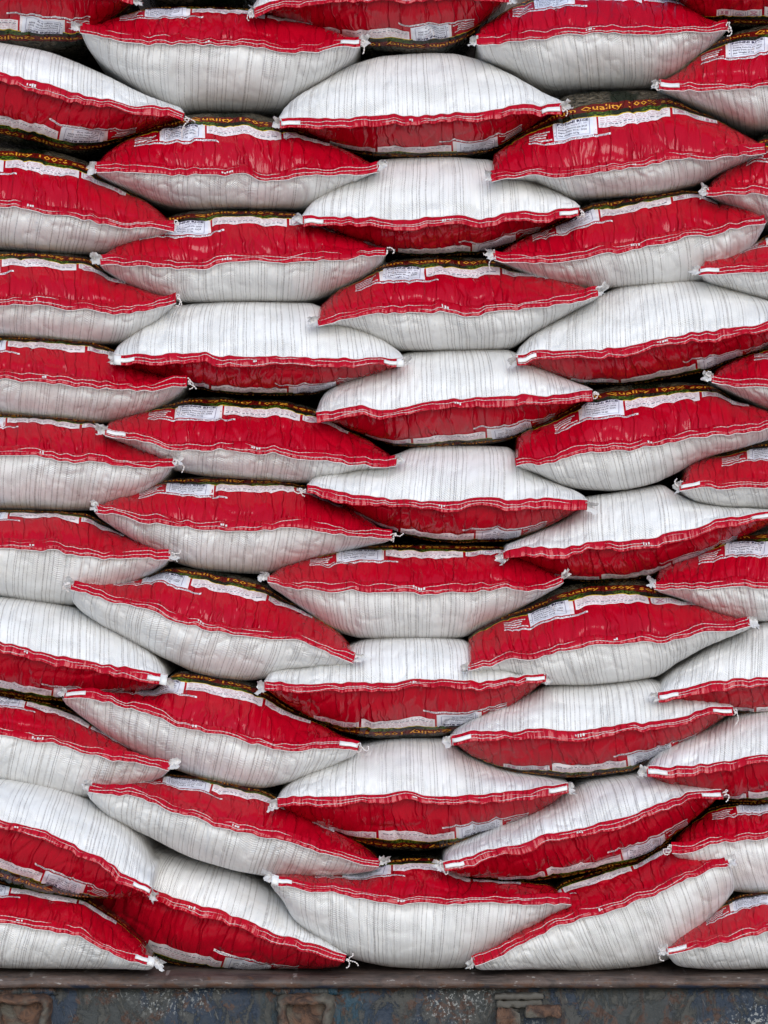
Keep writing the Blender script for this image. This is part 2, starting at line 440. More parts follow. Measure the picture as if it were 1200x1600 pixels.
    # ---- artwork
    G, arc, NN = info['G'], info['arc'], info['N']
    sc = W / 440.0
    def lay(art, name, mats, parent, rot=0, about=(0, 0), shift=(0, 0)):
        Q, F, MI, H = art.get(rot, np.array(about, float), shift)
        a = Q[:, 0] * sc if typ == 'U' else W - Q[:, 0] * sc
        v = Q[:, 1] * K * VS
        fi = np.interp(a, A, np.arange(NU)); i0 = np.clip(fi.astype(int), 0, NU - 2); f = (fi - i0)[:, None]
        col = arc[i0] * (1 - f) + arc[i0 + 1] * f
        j0 = np.clip((col < v[:, None]).sum(1) - 1, 0, NF - 2); rr = np.arange(len(v))
        den = col[rr, j0 + 1] - col[rr, j0] + 1e-9; g = np.clip((v - col[rr, j0]) / den, 0, 1)[:, None]
        def bl(X): return ((X[i0, j0] * (1 - f) + X[i0 + 1, j0] * f) * (1 - g) + (X[i0, j0 + 1] * (1 - f) + X[i0 + 1, j0 + 1] * f) * g)
        inside = (v <= col[:, -1] * 0.995)
        P = bl(G) + bl(NN) * H[:, None]
        keep = [k for k, fc in enumerate(F) if all(inside[x] for x in fc)]
        if not keep: return None
        F2 = [F[k] for k in keep]; M2 = [MI[k] for k in keep]
        used = sorted({x for fc in F2 for x in fc}); mp = {x: k for k, x in enumerate(used)}
        P = P[used]; F2 = [[mp[x] for x in fc] for fc in F2]
        if typ == 'D': F2 = [fc for fc in F2]
        return mesh(name, P, F2, mats, parent, base, mi=M2)
    pp = info['o']
    js = (rng.uniform(-4, 3), rng.uniform(-3.5, 1.5)); jr = rng.normal(0, 0.05)
    lay(ART['box'], 'printed_box', [M['print']], pp)
    lay(ART['small'], 'small_print', [M['print'], M['ink']], pp)
    lay(ART['sticker'], 'date_sticker', [M['paper'], M['ink'], M['grey']], pp, jr, (138, 108), js)
    lay(ART['warning'], 'warning_print', [M['print'], M['inkp'], M['ink']], pp)
    lay(ART['symbols'], 'symbol_print', [M['print'], M['grey'], M['inkp']], pp)
    lay(ART['gold'], 'gold_lettering', [M['gold']], pp)
    # ---- hem: a folded strip sewn along the mouth
    sg = 1 if typ == 'U' else -1
    hw = 14.5 + (vnoise(rng, A / 45, A * 0 + 5) - .5) * 7 + (vnoise(rng, A / 11, A * 0 + 6) - .5) * 2.0
    tri = (vnoise(rng, A / 9.0, A * 0 + 1.5) - .5)
    hred = hT if typ == 'U' else hB
    ks = np.array([0, .12, .3, .5, .7, .9, 1.0]); rows = []
    yoff = []
    for k in ks:
        if typ == 'U': yo = -(0.0065 - 0.0050 * k) + hemd * .0045 * (1 - .7 * k)
        else: yo = -(0.0018 + 0.0065 * k) + hemd * .0060 * k
        yo = yo + tri * .0022 - 0.0010 * math.sin(k * math.pi)
        if typ == 'U':
            reach = np.clip(hw * k / np.maximum(hred, 20), 0, .95); ph = np.arcsin(reach)
            yo = yo + k * np.minimum((0.78 * (1 - np.cos(ph)) + 0.14 * ph) * .12, .006)
        yoff.append(yo)
    def hemrow(k, extra):
        yo = np.array([np.interp(k, ks, [yoff[q][c] for q in range(len(ks))]) for c in range(NU)])
        off = S - sg * hw * k + sg * 1.0
        x = L + np.outer(A, ex) + np.outer(off, ey)
        return px(x[:, 0], x[:, 1], y0 + yo + extra)
    rows = [hemrow(k, 0) for k in ks] + [hemrow(1.0, .0024), hemrow(.5, .0030), hemrow(0.0, .0024)]
    HG = np.stack(rows, 1); hv = HG.shape[1]
    F = grid_faces(NU, hv, wrap=True)
    caps = [list(range(hv))[::-1], [(NU - 1) * hv + q for q in range(hv)]]
    Fl = F.tolist() + caps
    g = HG.reshape(-1, 3)
    f0 = F[(NU // 2) * hv + 2]; nn = np.cross(g[f0[1]] - g[f0[0]], g[f0[2]] - g[f0[0]])
    if nn[1] > 0: Fl = [f[::-1] for f in Fl]
    uvh = np.stack([np.repeat(A * K, hv) + i, np.tile(np.concatenate([ks * .014, [.016, .02, .024]]), NU)], -1)
    hem = mesh('hem', g, Fl, M['hem'], root, base, uv=uvh)
    st = MB()
    wig = (vnoise(rng, A / 30, A * 0 + 8) - .5)
    for k, off in ((rng.uniform(.28, .38), 0), (rng.uniform(.62, .76), 3)):
        kk = np.clip(k + wig * .22 * (1 if off else -1), .1, .92)
        P = np.array([hemrow(q, -.0008)[0] for q in (0,)])
        r0 = np.stack([hemrow(q, -.0009) for q in np.linspace(0, 1, 9)], 1)
        fi = kk * 8; q0 = np.clip(fi.astype(int), 0, 7); f = (fi - q0)[:, None]; rr = np.arange(NU)
        P = r0[rr, q0] * (1 - f) + r0[rr, q0 + 1] * f
        vis = np.clip(vnoise(rng, A / 30, A * 0 + off) * 3.0 - .55, .0, 1.0)
        a2 = np.linspace(2, W - 2, NU * 2)
        P2 = np.stack([np.interp(a2, A, P[:, c]) for c in range(3)], 1)
        rd = np.interp(a2, A, vis) * .00052 * (0.82 + 0.3 * np.sin(a2 * 2 * math.pi / 5.5))
        V, Ft = tube(P2, rd, 4); st.add(V, Ft)
    st.build('stitching', [M['thread']], hem, base)
    ed = MB(); P = hemrow(0.0, -.0003); x = P.copy(); x[:, 2] -= sg * .0006
    V, Ft = tube(x, np.full(NU, .00050) * (0.7 + .6 * vnoise(rng, A / 14, A * 0 + 2)), 5); ed.add(V, Ft)
    ed.build('cut_edge', [M['edge']], hem, base)
    # print mark in the middle of the hem
    mk = Art(); mk_u = rng.uniform(0.42, 0.52) * W
    def hem_patch(name, a0, a1, k0, k1, mat, ex_y=-.0016, n=8, parent=None):
        aa = np.linspace(a0, a1, n); rws = []
        for k in np.linspace(k0, k1, 3):
            r = hemrow(k, ex_y); rws.append(np.stack([np.interp(aa, A, r[:, c]) for c in range(3)], 1))
        Gp = np.stack(rws, 1); Gb = Gp.copy(); Gb[:, :, 1] += .0012
        loop = np.concatenate([Gp, Gb[:, ::-1]], 1); Fp = grid_faces(n, 6, wrap=True).tolist() + [list(range(6)), [(n - 1) * 6 + q for q in range(6)][::-1]]
        return loop.reshape(-1, 3), Fp
    mb = MB()
    nmk = int(rng.integers(2, 6)); mkk = rng.uniform(.2, .45)
    for q in range(nmk):
        a0 = mk_u + q * 3.9; lo = mkk + rng.uniform(0, .08); hi = mkk + rng.uniform(.18, .34)
        V, Fp = hem_patch('', a0, a0 + rng.uniform(1.6, 3.6), lo, hi, None, -.0018, 3); mb.add(V, Fp)
    mb.build('hem_mark', [M['edge']], hem, base)
    for side, a0, a1 in (('l', 2, 32), ('r', W - 31, W - 2)):
        if side in tabs:
            mb = MB(); V, Fp = hem_patch('', a0, a1, .30, .70, None, -.002); mb.add(V, Fp)
            if side.upper() in tabs:
                V, Fp = hem_patch('', a0 - 2 if side == 'l' else a1 - 9, a0 + 9 if side == 'l' else a1 + 2, .02, .98, None, -.0024, 4); mb.add(V, Fp)
            mb.build('tape_end', [M['tab']], hem, base)
    # corner tufts and loose thread
    for side, a0, sd in ((0, 0.0, -1), (1, W, 1)):
        kind = ears[side] if len(ears) == 2 else rng.choice(list('ftb'))
        if kind == '-': continue
        idx = 0 if side == 0 else NU - 1
        c = S[idx] - sg * 7
        if kind in 'fb':
            n1, n2 = 9, 7; ln = rng.uniform(11, 19); ww = rng.uniform(14, 20)
            s_, q_ = np.meshgrid(np.linspace(0, 1, n1), np.linspace(-1, 1, n2), indexing='ij')
            wd = ww / 2 * (0.85 + 0.35 * s_); aa = a0 + sd * (s_ * ln - 3); aa = aa + sd * s_ * rng.normal(0, 2.6, n2)[None]; bb = c + q_ * wd * (1 - .35 * s_ * rng.random()) + s_ * rng.uniform(-7, 6) + rng.normal(0, 1.1, s_.shape)
            x = L + aa[..., None] * ex + bb[..., None] * ey
            yy = y0[idx] - .003 + .004 * np.cos(q_ * 2.5 + rng.uniform(-1, 1)) * (1 + s_) + rng.normal(0, .0022, s_.shape) + .004 * s_
            P = px(x[..., 0], x[..., 1], yy); Pb = P.copy(); Pb[..., 1] += .0010
            V = np.concatenate([P.reshape(-1, 3), Pb.reshape(-1, 3)])
            F = np.concatenate([grid_faces(n1, n2), grid_faces(n1, n2, flip=True, base=n1 * n2)]).tolist()
            mesh('corner_tuft', V, F, M['film'], root, base)
        if kind in 'tb':
            mb = MB()
            for q in range(2 if kind == 'b' else 3):
                n = int(rng.integers(13, 24)); ang = rng.uniform(0, 6.28); p = np.array([a0 + sd * 2, c + rng.uniform(-4, 4)]); pts = []
                ang = (0 if sd > 0 else math.pi) + rng.uniform(-.9, .9); yy = y0[idx] - .004; turn = rng.choice([-1, 1]) * rng.uniform(.12, .4)
                for s in range(n):
                    pts.append([p[0], p[1], yy]); ang += turn + rng.normal(0, .28); p = p + 1.25 * np.array([math.cos(ang), math.sin(ang)]) + (0, .25)
                    yy += rng.normal(0, .0006) + .0003
                pts = np.array(pts); x = L + pts[:, :1] * ex + pts[:, 1:2] * ey
                V, F = tube(px(x[:, 0], x[:, 1], pts[:, 2]), .0009 + .0005 * np.sin(np.arange(n) * 2.2), 5); mb.add(V, F)
            mb.build('thread_tail', [M['thread']], root, base)
    return root

# ---------------------------------------------------------------- the sacks, traced as (x, y) along mouth, crest and belly
SACKS = [
('D',[(-230,-10),(0,-35),(208,-8)],[(-230,-20),(-120,-90),(0,-110),(120,-80),(208,-14)],[(-230,0),(-100,70),(-40,80),(60,79),(125,72),(160,48),(190,20),(208,-2)],"sack cut by the top left corner, red side down with upside-down labels",{}),
('D',[(180,-90),(300,-95),(420,-90)],[(180,-95),(300,-150),(420,-95)],[(180,-80),(215,-20),(260,8),(320,12),(370,10),(400,0),(420,-70)],"sack at the very top of which only a dark yellow-lined strip shows, left of centre",{'ears':'--'}),
('D',[(397,13),(440,2),(500,-8),(650,-14),(795,-8)],[(397,8),(450,-45),(550,-85),(650,-90),(740,-60),(795,-12)],[(397,18),(450,37),(520,62),(600,81),(680,85),(725,66),(760,34),(795,-3)],"sack with red underside and upside-down labels, cut by the top edge at centre",{'ears':'bf','tabs':''}),
('U',[(745,70),(765,68),(800,60),(850,57),(930,50),(1000,52),(1060,50),(1137,46)],[(728,60),(760,38),(800,12),(850,-6),(950,-12),(1050,2),(1100,28),(1137,42)],[(728,70),(745,88),(790,108),(850,132),(900,140),(1000,139),(1040,128),(1100,85),(1137,48)],"uppermost right sack with whole white belly and a big white folded left corner",{'ears':'ft'}),
('D',[(1040,-25),(1250,-50),(1480,-25)],[(1040,-30),(1250,-120),(1480,-30)],[(1040,-20),(1070,18),(1100,37),(1150,44),(1250,46),(1400,20),(1480,-20)],"sack cut by the top right corner, red underside with upside-down warning print",{'ears':'--'}),
('U',[(125,50),(200,65),(290,70),(340,71),(400,75),(440,80),(500,78),(563,72)],[(125,46),(160,36),(195,25),(235,13),(300,12),(380,14),(420,22),(500,42),(563,66)],[(128,56),(140,80),(165,105),(200,130),(240,155),(290,175),(360,176),(430,172),(480,145),(520,120),(550,95),(563,76)],"red-topped sack with white fan-shaped left corner, highest of the left-centre sacks shown whole",{'ears':'fb','tabs':'r'}),
('D',[(-160,90),(0,115),(60,127),(120,145),(190,162),(240,168),(288,178)],[(-160,84),(-80,66),(0,68),(60,78),(120,98),(170,120),(230,150),(288,172)],[(-160,120),(-80,190),(0,222),(100,240),(150,237),(200,218),(250,200),(288,184)],"highest white-topped sack at the left edge, tilting down right with upside-down sticker",{'ears':'ft'}),
('D',[(437,186),(500,185),(560,186),(600,182),(700,178),(780,170),(830,165),(877,162)],[(437,180),(460,156),(500,130),(550,102),(600,88),(650,84),(700,84),(740,92),(800,118),(850,148),(877,160)],[(437,194),(480,212),(520,229),(570,243),(640,247),(720,244),(770,237),(810,215),(850,190),(877,170)],"highest whole white-topped sack, top centre, with a crooked upside-down sticker",{'ears':'fb','tabs':'lr'}),
('U',[(1030,138),(1100,141),(1200,136),(1330,132),(1460,130)],[(1030,130),(1065,108),(1095,80),(1130,58),(1200,40),(1290,36),(1400,80),(1460,126)],[(1030,146),(1080,167),(1130,187),(1180,204),(1300,208),(1420,165),(1460,136)],"right edge red-topped sack, second from top, with knotted white left corner",{'ears':'bf','tabs':'l'}),
('U',[(148,268),(200,271),(260,273),(330,271),(380,271),(410,280),(450,275),(520,272),(592,267)],[(148,262),(170,238),(215,210),(260,190),(320,178),(390,177),(440,190),(500,218),(550,240),(592,262)],[(148,272),(170,286),(210,304),(250,320),(300,329),(460,327),(500,319),(540,300),(575,280),(592,271)],"red-topped sack below the left-centre one at the top, hem sagging right of its middle",{'ears':'ff'}),
('U',[(-170,325),(0,323),(60,330),(130,342),(200,352),(272,361)],[(-170,320),(-80,240),(0,231),(70,235),(130,250),(170,280),(200,298),(240,322),(272,352)],[(-170,332),(-100,380),(0,391),(100,397),(200,393),(240,381),(272,366)],"left edge red-topped sack just under the highest white-topped one there",{'ears':'ft'}),
('U',[(157,413),(200,414),(250,415),(310,420),(350,411),(400,409),(450,409),(520,405),(603,398)],[(157,404),(190,378),(235,352),(280,333),(330,327),(400,327),(460,332),(520,358),(560,375),(603,393)],[(157,420),(190,441),(225,459),(270,472),(350,474),(460,472),(500,465),(550,445),(590,420),(603,404)],"red-topped sack left of centre, right tip a looped white thread, above the double-taped white one",{'ears':'ft'}),
('D',[(473,338),(520,340),(560,342),(620,344),(660,342),(715,338),(750,343),(800,335),(860,330),(905,325)],[(473,334),(490,315),(530,285),(570,262),(600,250),(680,246),(760,250),(820,280),(870,300),(905,321)],[(473,346),(520,363),(560,379),(620,397),(680,402),(740,398),(790,385),(830,368),(880,345),(905,331)],"white-topped sack directly beneath the top centre white one, pinched by a red corner",{'ears':'ft','tabs':'lr'}),
('U',[(768,283),(800,279),(830,275),(870,276),(915,273),(960,265),(1000,256),(1060,250),(1120,244),(1197,238)],[(764,248),(800,220),(840,190),(868,158),(900,145),(980,141),(1040,145),(1080,170),(1110,183),(1150,205),(1197,232)],[(768,286),(830,285),(860,297),(890,309),(960,308),(1020,305),(1080,292),(1130,270),(1180,250),(1197,241)],"red-topped sack whose dark print shows Quality 100% sortex most clearly",{'ears':'f-','dy':-.012,'vsc':1.04}),
('U',[(1104,305),(1200,304),(1320,300),(1520,298)],[(1104,290),(1130,268),(1160,245),(1195,210),(1260,205),(1420,230),(1520,290)],[(1104,309),(1140,326),(1170,341),(1200,354),(1300,362),(1440,345),(1520,302)],"red-topped sack at the right edge, third from the top, with a large knotted white corner",{'ears':'bf'}),
('U',[(772,405),(800,410),(850,410),(900,404),(950,397),(1000,387),(1080,370),(1150,356),(1196,348)],[(772,400),(810,376),(850,358),(880,345),(905,325),(930,316),(980,308),(1050,298),(1085,299),(1120,318),(1160,325),(1196,342)],[(772,409),(810,426),(840,440),(880,450),(960,450),(1080,446),(1130,425),(1170,395),(1196,352)],"red-topped sack rising right, resting on the largest tilted white sack at the right edge",{'ears':'b-'}),
('U',[(1092,429),(1130,427),(1200,423),(1330,415),(1530,410)],[(1092,405),(1140,398),(1170,385),(1200,367),(1280,350),(1420,360),(1530,405)],[(1092,434),(1110,445),(1150,457),(1200,470),(1300,476),(1440,460),(1530,415)],"right edge sack end showing two-striped white-tabbed hem, just above the largest tilted white one",{'ears':'ff','tabs':'l'}),
('U',[(-170,475),(0,477),(60,478),(130,483),(200,487),(240,481),(275,472)],[(-170,470),(-90,402),(0,393),(100,395),(140,402),(170,425),(200,440),(240,457),(275,468)],[(-170,482),(-100,517),(0,527),(80,532),(150,538),(200,534),(240,512),(260,492),(275,477)],"left edge red-topped sack with an upward thread curl at its tip, fourth of that column",{'ears':'-t'}),
('D',[(178,555),(250,553),(310,555),(400,556),(500,558),(570,562),(631,560)],[(178,548),(200,528),(230,505),(270,480),(330,473),(400,471),(480,473),(520,488),(560,510),(600,532),(631,555)],[(178,572),(230,586),(300,605),(350,616),(420,620),(480,617),(540,600),(580,590),(631,574)],"wide white-topped sack left of centre with bright white tape at both hem ends",{'ears':'ff','tabs':'lLrR','dy':-.006}),
('U',[(497,508),(540,500),(590,490),(680,487),(735,493),(780,486),(850,476),(900,470),(935,462)],[(499,480),(530,452),(565,435),(590,416),(620,406),(700,401),(770,405),(800,418),(860,432),(900,445),(935,457)],[(497,511),(540,516),(570,526),(600,540),(630,548),(720,548),(795,545),(830,525),(870,502),(910,480),(935,466)],"red-topped sack at upper centre lying on a white-topped one, hem dipping at its middle",{'ears':'ff','dy':-.008}),
('U',[(-170,590),(0,590),(60,595),(120,601),(180,606),(240,606),(292,603)],[(-170,585),(-90,536),(0,527),(80,528),(140,533),(180,548),(220,575),(270,592),(292,599)],[(-170,598),(-90,640),(0,649),(80,656),(150,661),(200,656),(240,643),(270,626),(292,608)],"left edge red-topped sack whose thin tip pokes under the taped corner of a white one",{'ears':'-t','dy':.004}),
('D',[(806,556),(850,552),(900,547),(1000,540),(1060,525),(1120,515),(1200,503),(1255,490)],[(806,548),(830,525),(880,495),(930,465),(980,445),(1040,438),(1100,440),(1150,455),(1200,470),(1255,486)],[(806,574),(850,582),(880,594),(920,601),(1000,600),(1060,590),(1100,583),(1130,568),(1180,550),(1255,500)],"largest tilted white-topped sack at the right edge, rising to the right above the middle",{'ears':'f-','tabs':'l','dy':-.004}),
('U',[(1112,596),(1160,602),(1200,604),(1350,600),(1550,590)],[(1112,582),(1140,565),(1170,552),(1200,543),(1300,535),(1440,545),(1550,586)],[(1112,601),(1135,612),(1170,628),(1200,641),(1300,655),(1450,640),(1550,596)],"right edge red corner with frizzy thread curls, below the largest tilted white sack",{'ears':'b-'}),
('D',[(494,645),(520,642),(560,636),(600,640),(655,632),(700,627),(725,625),(800,622),(820,619),(860,621),(925,610)],[(494,637),(510,612),(560,588),(600,566),(640,551),(700,546),(790,546),(830,565),(860,580),(900,598),(925,607)],[(494,652),(530,666),(580,685),(620,697),(680,700),(740,697),(790,690),(820,677),(880,645),(925,615)],"white-topped sack at centre with a scalloped hem, higher of two just above photo middle",{'ears':'-t'}),
('U',[(164,679),(200,685),(230,689),(260,697),(300,702),(360,701),(400,705),(450,711),(500,718),(560,726),(619,727)],[(164,662),(200,650),(240,638),(270,628),(300,621),(380,621),(440,625),(490,638),(540,668),(580,690),(619,718)],[(164,684),(210,702),(240,718),(280,737),(330,746),(400,751),(470,755),(520,750),(560,738),(619,731)],"flat red-topped sack sloping gently right, under the white-topped one taped at both ends",{'ears':'ff','tabs':'l'}),
('U',[(-160,712),(0,713),(60,713),(100,718),(180,724),(240,728),(273,728)],[(-160,706),(-60,652),(0,647),(80,650),(140,656),(170,672),(200,690),(250,708),(273,722)],[(-160,718),(-100,775),(0,796),(80,798),(150,797),(190,790),(225,776),(250,757),(273,733)],"left edge red-topped sack with level hem and deep white belly, sixth of that column",{'ears':'-b'}),
('U',[(806,727),(850,722),(900,710),(950,702),(1000,698),(1050,690),(1100,680),(1200,670),(1250,664)],[(800,690),(820,672),(860,652),(885,640),(920,610),(960,602),(1040,597),(1110,602),(1140,622),(1180,635),(1250,660)],[(806,731),(840,742),(880,760),(920,766),(980,765),(1020,756),(1060,738),(1100,717),(1160,700),(1250,670)],"big red-topped sack right of centre directly above the right edge knotted-ring one",{'ears':'--','dy':-.008}),
('U',[(1062,766),(1100,763),(1200,758),(1350,755),(1500,755)],[(1062,752),(1075,725),(1100,714),(1130,708),(1160,697),(1200,690),(1290,690),(1420,715),(1500,750)],[(1062,770),(1090,786),(1130,793),(1200,796),(1320,796),(1440,785),(1500,760)],"short end of a right edge red-topped sack tied in a ring of knotted thread",{'ears':'b-','tabs':'l'}),
('D',[(480,758),(530,767),(600,781),(650,784),(700,787),(755,779),(800,784),(830,780),(860,779),(918,783)],[(480,754),(495,744),(530,735),(580,722),(620,709),(650,699),(710,696),(790,698),(830,735),(870,755),(900,767),(918,779)],[(480,763),(520,782),(560,803),(600,826),(650,842),(700,850),(780,848),(830,835),(880,812),(918,789)],"white-topped sack just above photo middle with ragged wavy hem and frizzy left corner",{'ears':'tf','dy':-.006}),
('U',[(150,800),(200,809),(260,821),(330,824),(385,828),(425,826),(465,824),(500,830),(550,837),(612,841)],[(150,793),(180,778),(220,765),(250,752),(290,745),(350,744),(430,748),(475,757),(510,778),(550,795),(585,817),(612,837)],[(150,804),(190,832),(230,857),(280,881),(330,893),(410,897),(450,888),(490,874),(550,860),(612,845)],"red-topped sack left of the ragged wavy-hemmed white one, with sagging pale belly",{'ears':'ft','dy':-.002}),
('U',[(-150,855),(0,855),(60,856),(120,865),(180,872),(266,873)],[(-150,850),(-70,805),(0,798),(60,797),(130,801),(160,815),(190,832),(230,850),(266,868)],[(-150,862),(-80,915),(0,932),(60,942),(108,946),(150,936),(200,915),(240,897),(266,879)],"left edge red-topped sack with knotted tip just above the long tilted red one's frayed end",{'ears':'-b'}),
('U',[(418,908),(470,918),(520,922),(600,925),(680,925),(740,921),(800,920),(860,916),(880,909)],[(418,900),(450,880),(500,866),(530,857),(580,851),(700,849),(780,853),(810,862),(840,880),(870,898),(880,905)],[(418,913),(450,935),(490,965),(530,988),(570,998),(650,1000),(720,996),(750,982),(790,962),(835,938),(880,913)],"symmetrical lens-shaped red-topped sack at photo centre with level hem and both tips visible",{'ears':'ff'}),
('U',[(110,920),(150,932),(230,952),(280,972),(320,983),(380,991),(430,997),(465,1002),(500,1013),(552,1035)],[(110,908),(150,906),(200,905),(235,900),(270,887),(330,890),(380,899),(415,911),(440,930),(480,955),(520,978),(545,1005),(552,1020)],[(110,925),(118,945),(140,965),(200,1000),(260,1030),(320,1055),(380,1063),(410,1060),(450,1050),(500,1042),(552,1038)],"long red-topped sack tilting down right, frayed left tip over the left edge white one",{'ears':'bf','dy':-.010}),
('D',[(786,864),(800,857),(850,855),(885,857),(940,847),(970,847),(1030,836),(1100,820),(1180,804),(1205,800)],[(786,853),(830,835),(880,812),(920,775),(980,766),(1030,757),(1060,772),(1100,787),(1205,796)],[(786,868),(830,886),(870,903),(920,910),(1000,905),(1040,890),(1100,865),(1150,845),(1205,818)],"white-topped sack right of centre rising right, ragged left corner, under the big red one",{'ears':'b-','tabs':'r'}),
('U',[(1022,919),(1060,922),(1130,918),(1200,918),(1350,915),(1480,912)],[(1022,893),(1050,875),(1090,860),(1120,842),(1170,831),(1210,827),(1290,828),(1400,855),(1480,905)],[(1022,923),(1060,936),(1100,955),(1140,968),(1200,971),(1320,968),(1430,945),(1480,918)],"red-topped sack at the right edge showing a full PONNI RICE sticker and crumpled white corner",{'ears':'ff'}),
('D',[(-160,985),(0,1002),(75,1022),(120,1032),(175,1041),(220,1048),(262,1056)],[(-160,978),(-80,945),(0,933),(60,938),(110,947),(150,965),(200,995),(240,1022),(262,1048)],[(-160,1000),(-80,1065),(0,1087),(60,1095),(110,1097),(150,1090),(200,1082),(240,1076),(262,1064)],"left edge white-topped sack with big white tape at its tip, middle of three there",{'ears':'-f','tabs':'rR','dy':-.004}),
('U',[(732,1047),(790,1033),(830,1028),(880,1016),(950,1004),(1025,1001),(1060,996),(1100,990),(1172,977)],[(728,1000),(750,980),(790,960),(830,940),(870,920),(900,911),(1000,906),(1020,914),(1060,932),(1110,950),(1150,965),(1172,974)],[(732,1050),(770,1048),(820,1060),(860,1070),(950,1068),(1020,1058),(1060,1035),(1110,1007),(1172,981)],"red-topped sack rising right, its blunt left corner lying on the centre white one",{'ears':'ff','dy':-.012}),
('D',[(413,1065),(440,1066),(480,1070),(525,1067),(600,1070),(650,1066),(700,1065),(750,1064),(800,1060),(853,1053)],[(413,1058),(430,1045),(480,1038),(530,1015),(580,998),(640,994),(720,998),(760,1025),(800,1045),(853,1050)],[(413,1075),(450,1102),(500,1130),(540,1145),(600,1153),(680,1151),(740,1132),(790,1110),(853,1062)],"white-topped sack below photo centre with level hem, upside-down sticker and hook symbol",{'ears':'ff','tabs':'r'}),
('D',[(1028,1083),(1060,1078),(1100,1070),(1150,1063),(1200,1060),(1330,1050),(1460,1045)],[(1028,1070),(1050,1048),(1070,1035),(1110,1010),(1150,990),(1200,970),(1260,963),(1380,985),(1460,1040)],[(1028,1092),(1050,1102),(1090,1104),(1130,1110),(1180,1115),(1260,1112),(1380,1095),(1460,1050)],"white-topped sack at the right edge, topmost of the lower white ones there, with frayed corner",{'ears':'f-','tabs':'l'}),
('U',[(100,1090),(150,1093),(200,1105),(250,1120),(285,1136),(340,1145),(370,1153),(430,1167),(500,1170),(560,1172)],[(100,1084),(150,1078),(200,1078),(240,1076),(262,1060),(285,1048),(330,1052),(400,1066),(430,1085),(460,1108),(500,1130),(560,1162)],[(100,1096),(120,1112),(170,1150),(220,1180),(280,1205),(350,1225),(400,1232),(440,1226),(500,1206),(560,1177)],"red-topped sack tilting down right with scalloped hem and taped right tip, below the long one",{'ears':'ft','tabs':'lr','dy':-.004}),
('U',[(-120,1130),(0,1145),(75,1160),(150,1182),(200,1192),(264,1203)],[(-120,1120),(-60,1090),(0,1083),(60,1093),(115,1112),(160,1142),(210,1172),(264,1198)],[(-120,1140),(-60,1200),(0,1220),(60,1235),(120,1244),(180,1240),(230,1226),(264,1208)],"left edge red-topped sack low down, sandwiched between two white-topped ones, sloping down right",{'ears':'-f'}),
('D',[(704,1150),(740,1146),(775,1145),(825,1141),(920,1142),(960,1138),(1000,1130),(1050,1122),(1100,1110),(1145,1105)],[(704,1145),(720,1132),(760,1110),(820,1085),(860,1068),(940,1066),(1000,1060),(1040,1068),(1080,1085),(1145,1100)],[(704,1157),(740,1183),(780,1200),(850,1212),(920,1214),(980,1207),(1020,1187),(1060,1166),(1110,1135),(1145,1111)],"white-topped sack right of centre, lower half, taped at both tips with a hanging thread",{'ears':'ft','tabs':'lr'}),
('D',[(1010,1199),(1075,1197),(1110,1194),(1150,1185),(1200,1177),(1330,1165),(1450,1155)],[(1010,1192),(1030,1172),(1060,1155),(1110,1135),(1150,1116),(1200,1105),(1290,1100),(1400,1125),(1450,1150)],[(1010,1212),(1040,1227),(1100,1242),(1140,1253),(1220,1256),(1350,1235),(1450,1162)],"white-topped sack at the right edge, middle of the three lower white-topped ones there",{'ears':'f-','tabs':'l','dy':-.004}),
('D',[(433,1248),(480,1245),(540,1245),(600,1243),(630,1236),(665,1243),(700,1244),(750,1242),(825,1236),(888,1224)],[(433,1242),(450,1226),(480,1205),(520,1185),(560,1165),(620,1154),(690,1154),(730,1178),(790,1203),(850,1214),(888,1221)],[(433,1256),(470,1280),(520,1300),(560,1316),(600,1326),(660,1329),(700,1322),(740,1307),(800,1290),(850,1265),(888,1234)],"lowest white-topped sack at centre with a peaked hem, above the dark gap",{'ears':'bf','tabs':'r'}),
('D',[(-150,1240),(0,1281),(75,1305),(150,1337),(190,1362),(238,1389)],[(-150,1232),(-70,1218),(0,1217),(60,1225),(120,1243),(180,1275),(215,1305),(238,1345)],[(-150,1262),(-80,1340),(0,1377),(50,1392),(100,1400),(150,1403),(200,1402),(238,1393)],"steeply tilted white-topped sack at bottom left, upside-down sticker above the corner sack",{'ears':'-f','tabs':'r','dy':-.034}),
('U',[(138,1236),(185,1241),(220,1250),(250,1258),(300,1276),(350,1292),(400,1302),(450,1314),(500,1328),(550,1345),(592,1353)],[(138,1230),(180,1222),(230,1214),(280,1210),(340,1217),(400,1230),(450,1255),(500,1283),(550,1308),(580,1330),(592,1342)],[(138,1242),(150,1256),(170,1275),(240,1310),(300,1340),(360,1358),(420,1368),(500,1369),(560,1363),(592,1357)],"long red-topped sack tilting down right near the bottom, loose white film at its left tip",{'ears':'ff','dy':-.006}),
('D',[(692,1348),(750,1332),(800,1322),(850,1307),(920,1292),(970,1280),(1025,1260),(1050,1247),(1080,1237),(1127,1235)],[(688,1338),(710,1318),(740,1305),(790,1283),(840,1262),(880,1243),(920,1220),(980,1210),(1010,1208),(1060,1222),(1127,1231)],[(692,1356),(720,1368),(760,1372),(820,1376),(880,1371),(940,1360),(980,1350),(1020,1332),(1060,1300),(1127,1241)],"white-topped sack at lower right rising steeply right, red underside lying along the lowest diagonal sack",{'ears':'bt','tabs':'lr','dy':-.008}),
